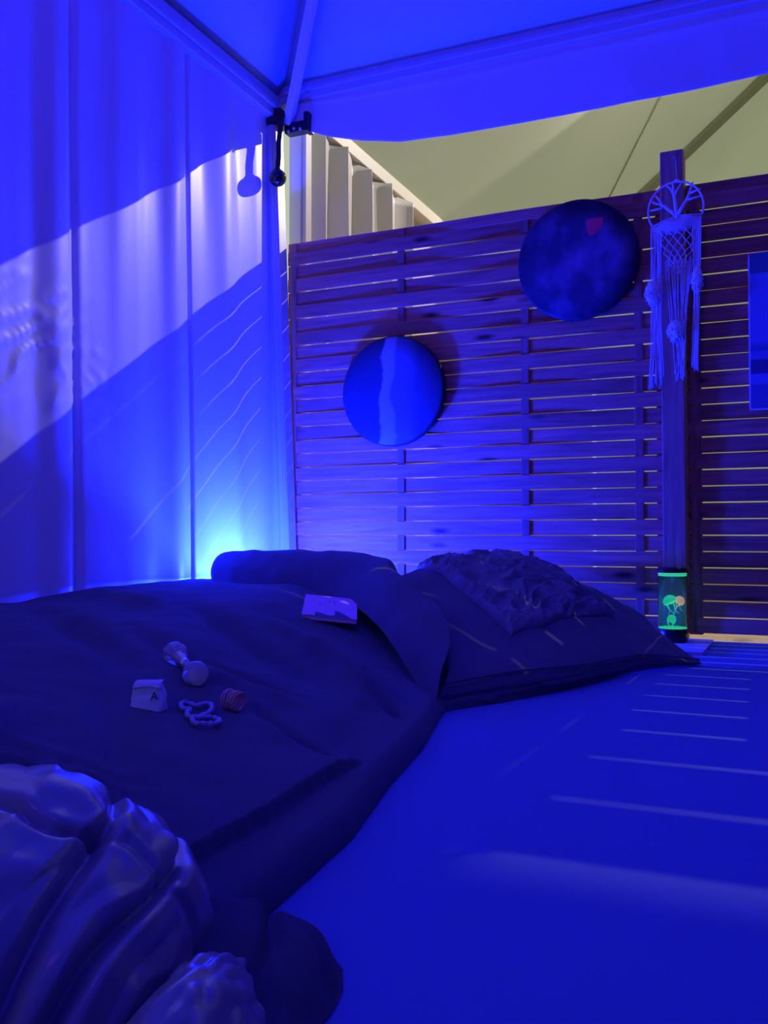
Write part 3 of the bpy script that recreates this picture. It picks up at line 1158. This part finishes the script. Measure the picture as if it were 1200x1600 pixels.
def jelly(c, rx, rz, tilt, m, n_t, L_, seed, name='jellyfish'):
    q = random.Random(seed)
    Mt = Matrix.Translation(c) @ Matrix.Rotation(tilt, 4, Vector((.41, .912, 0)).normalized())
    prof = [(.0001, rz)] + [(rx * math.sin(a), rz * math.cos(a)) for a in [math.pi / 2 * k / 8 for k in range(1, 9)]] + [(rx * .92, -rz * .28), (rx * .7, -rz * .2), (.0001, rz * .3)]
    o = B().lathe(prof, 24, Mt).make(name, m, JL, True)
    b = B()
    for k in range(n_t):
        a = 2 * math.pi * k / n_t + q.random()
        p = Vector((rx * .75 * math.cos(a), rx * .75 * math.sin(a), -rz * .2))
        d = Vector((q.uniform(-.3, .3), q.uniform(-.3, .3), -1))
        pts = [Mt @ (p + d * L_ * t + Vector((.005 * math.sin(6 * t + k), .005 * math.cos(5 * t + k), 0)) * t) for t in (0, .25, .5, .75, 1)]
        b.tube(pts, [.0013, .0012, .0011, .0009, .0007], 5)
    t = b.make('tentacles', m, o, True)
    return o


cx = Vector((-.006, -.018, .155))
jelly(Vector((-.007, -.016, .150)), .026, .024, -.45, M_jg, 7, .045, 1)
jelly(Vector((.026, -.008, .152)), .019, .018, .9, M_jo, 4, .028, 2)
jelly(Vector((-.002, -.022, .082)), .017, .020, .5, M_jg, 5, .022, 3)

# ================================================================= SMALL ITEMS ON THE DUVET


def on(x, y, dz=0):
    return Vector((x, y, duvet_z(x, y) + dz))


def ground_rot(x, y):
    h = .02
    n = Vector((-(duvet_z(x + h, y) - duvet_z(x - h, y)) / (2 * h), -(duvet_z(x, y + h) - duvet_z(x, y - h)) / (2 * h), 1)).normalized()
    return n.to_track_quat('Z', 'Y').to_matrix().to_4x4()


# viewer-parallel axes used only to lay things out the way they lie on the bed
RT = Vector((.912, .41, 0))
FWD = Vector((-.41, .912, 0))

# notebook by the pillow
nb = thing('notebook', 'violet notebook with jagged blue print lying by the long pillow', 'notebook')
bx, by = .915, -1.325
base = on(bx, by)
nb.location = base + Vector((0, 0, .020))
nb.rotation_euler = (math.radians(11), math.radians(6), math.radians(27))
nb.scale = (.95, 1.15, 1)
M_nb = mat('violet cover', (.92, .40, .78), rough=.6, var=.08, vscale=40)
M_nbp = mat('blue print', (.05, .06, .30), rough=.6)
B().box((-.085, -.10, 0), (.085, .10, .003), .001).make('back_cover', M_nb, nb)
B().box((-.083, -.098, .003), (.082, .098, .012)).make('pages', M_pad2, nb)
B().box((-.085, -.10, .012), (.085, .10, .015), .001).make('front_cover', M_nb, nb)
pts = [(-.045, -.0995), (-.046, -.070), (-.030, -.072), (-.012, -.086), (.000, -.092), (.014, -.088), (.016, -.060), (.012, -.044), (.026, -.046), (.040, -.062), (.052, -.078), (.066, -.0995)]
n_ = len(pts)
vs = [(x, y, .0158) for x, y in pts] + [(x, y, .0148) for x, y in pts]
mk('mountain_print', vs, [tuple(range(n_))] + [(k, (k + 1) % n_, n_ + (k + 1) % n_, n_ + k) for k in range(n_)], M_nbp, nb, False)
b = B()
for (x, y0_, y1_) in ((-.035, .0, .03), (-.005, .03, .06), (.012, .02, .055), (.006, .035, .05)):
    b.box((x, y0_, .0150), (x + .002, y1_, .0154))
b.make('pen_marks', M_nbp, nb)['kind'] = 'stuff'

# hourglass shaped glass piece
M_glass = bpy.data.materials.new('pale cut glass')
M_glass.use_nodes = True
g = M_glass.node_tree.nodes['Principled BSDF']
g.inputs['Base Color'].default_value = (.80, .78, .92, 1)
g.inputs['Roughness'].default_value = .12
g.inputs['Transmission Weight'].default_value = .55
g.inputs['IOR'].default_value = 1.35
g.inputs['Specular IOR Level'].default_value = .7
M_silver = mat('silver collar', (.8, .8, .85), rough=.25, metal=.9)


def item_frame(x, y, dz):
    return on(x, y, dz)


G0 = (1.00, -2.20)
gl_o = thing('glass_stopper', 'double ended clear glass piece with a narrow neck, lying on the duvet', 'glass')
ga = on(1.02, -2.225, .021)
gb = on(1.150, -2.335, .021)
gl_o.location = (ga + gb) / 2
ax = (gb - ga)
Lg = ax.length
Mz = ax.to_track_quat('Z', 'Y').to_matrix().to_4x4()
h2 = Lg / 2
b = B().lathe([(.0001, -h2 - .032), (.012, -h2 - .030), (.024, -h2 - .016), (.027, -h2), (.024, -h2 + .016), (.015, -h2 + .034), (.010, -.012), (.008, -.006)], 9, Mz)
b.make('glass_bulb', M_glass, gl_o)
b = B().lathe([(.008, .004), (.009, .010), (.013, h2 - .040), (.020, h2 - .022), (.026, h2), (.024, h2 + .012), (.016, h2 + .022), (.0001, h2 + .024)], 20, Mz)
b.make('glass_bulb', M_glass, gl_o, True)
B().lathe([(.0095, -.014), (.0105, -.012), (.0105, .004), (.0095, .006)], 16, Mz).make('collar', M_silver, gl_o, True)

# pale pouch with folded top
po = thing('pouch', 'small pale cloth pouch with folded top and dark emblem on the duvet', 'pouch')
px_, py_ = 1.205, -2.545
po.location = on(px_, py_, -.004)
po.rotation_euler = (0, 0, math.radians(24))
po.scale = (.64, .64, .64)
M_po = mat('pale pouch cloth', (.80, .86, .95), rough=.8, bump=.3, bscale=400)
vs = []
n, m = 24, 10
for j in range(m + 1):
    t = j / m
    w, d_ = .045 - .012 * t + .004 * math.sin(t * 3), .034 - .014 * t
    z = .072 * t
    for k in range(n):
        a = 2 * math.pi * k / n
        c, s = math.cos(a), math.sin(a)
        e_ = .5
        x = w * math.copysign(abs(c) ** e_, c)
        y = d_ * math.copysign(abs(s) ** e_, s)
        q = .004 * ns(x * 60, y * 60, z * 60)
        vs.append((x + q, y + q, z))
fs = [(j * n + k, j * n + (k + 1) % n, (j + 1) * n + (k + 1) % n, (j + 1) * n + k) for j in range(m) for k in range(n)]
fs.append(tuple(m * n + k for k in range(n)))
mk('body', vs, fs, M_po, po)
vs = []
for i in range(13):
    for j in range(7):
        a, c = i / 12, j / 6
        vs.append((-.036 + .072 * a, -.026 + .05 * c, .073 + .006 * math.sin(math.pi * a) * (1 - c) - .016 * (1 - c) ** 3 + .003 * ns(a * 4, c * 4, 3)))
fl_ = mk('flap', vs, grid_faces(12, 6), mat('lilac flap', (.72, .70, .92), rough=.7), po)
sm = fl_.modifiers.new('thickness', 'SOLIDIFY')
sm.thickness = .002
M_mark = mat('dark emblem', (.02, .02, .06), rough=.6)
b = B()
yf = -.0315
for (xa, za, xb, zb) in ((.014, .030, .022, .050), (.022, .050, .030, .030), (.018, .038, .026, .038)):
    b.tube([(xa, yf + (.052 - za) * -.10, za), (xb, yf + (.052 - zb) * -.10, zb)], .0014, 5)
b.make('emblem', M_mark, po)

# looped cord bracelet
bc = thing('cord_bracelet', 'soft blue looped cord bracelet lying beside the copper hair tie', 'bracelet')
bcx, bcy = 1.29, -2.518
bc.location = on(bcx, bcy, .008)
M_bc = mat('soft blue cord', (.42, .42, .70), rough=.55)


def lay(px, py):   # loop layout: width runs with the room diagonal
    s = .00108
    a, c = (px - 690) / 5.714 * s, -(py - 690) / 5.714 * s * 3.2
    w = RT * a + FWD * c
    x, y = bcx + w.x, bcy + w.y
    return Vector((w.x, w.y, duvet_z(x, y) - duvet_z(bcx, bcy)))


def closed_curve(pts, n):
    m = len(pts)
    out = []
    for k in range(n):
        x = k / n * m
        i = int(x)
        out.append(catmull(pts[(i - 1) % m], pts[i], pts[(i + 1) % m], pts[(i + 2) % m], x - i))
    return out


l1 = [lay(*p) for p in ((470, 592), (540, 588), (600, 596), (645, 565), (700, 556), (750, 605), (738, 680), (705, 755), (645, 768), (598, 725), (582, 658), (525, 662), (478, 630))]
l2 = [lay(*p) for p in ((680, 778), (735, 832), (800, 822), (885, 798), (905, 755), (845, 718), (775, 728), (720, 768))]
for k, l in enumerate((l1, l2)):
    pts = closed_curve(l, 90)
    rad = [.0042 + .0008 * math.sin(i * .9) for i in range(90)]
    B().tube(pts, rad, 8, True).make('cord_loop', M_bc, bc, True)

# coiled hair tie
ht = thing('coil_hair_tie', 'copper pink spiral hair tie standing on the duvet', 'hair tie')
hx, hy = 1.292, -2.419
ht.location = on(hx, hy, .0175)
M_cop = mat('copper pink coil', (.95, .45, .40), rough=.3, metal=.3)
axis = (RT * .85 - FWD * .55 + Vector((0, 0, -.12))).normalized()
u_ = axis.cross(Vector((0, 0, 1))).normalized()
w_ = axis.cross(u_)
for k, off in enumerate((-.0145, -.009, -.0035, .002, .0075, .013)):
    rad = .0165 + .001 * math.sin(k * 2.1)
    pts = [axis * (off + .0012 * math.sin(an * 2 + k)) + (u_ * math.cos(an) + w_ * math.sin(an)) * rad + Vector((0, 0, .001 * k * .3)) for an in [2 * math.pi * q / 36 for q in range(36)]]
    B().tube(pts, .0017, 6, True).make('coil', M_cop, ht, True)
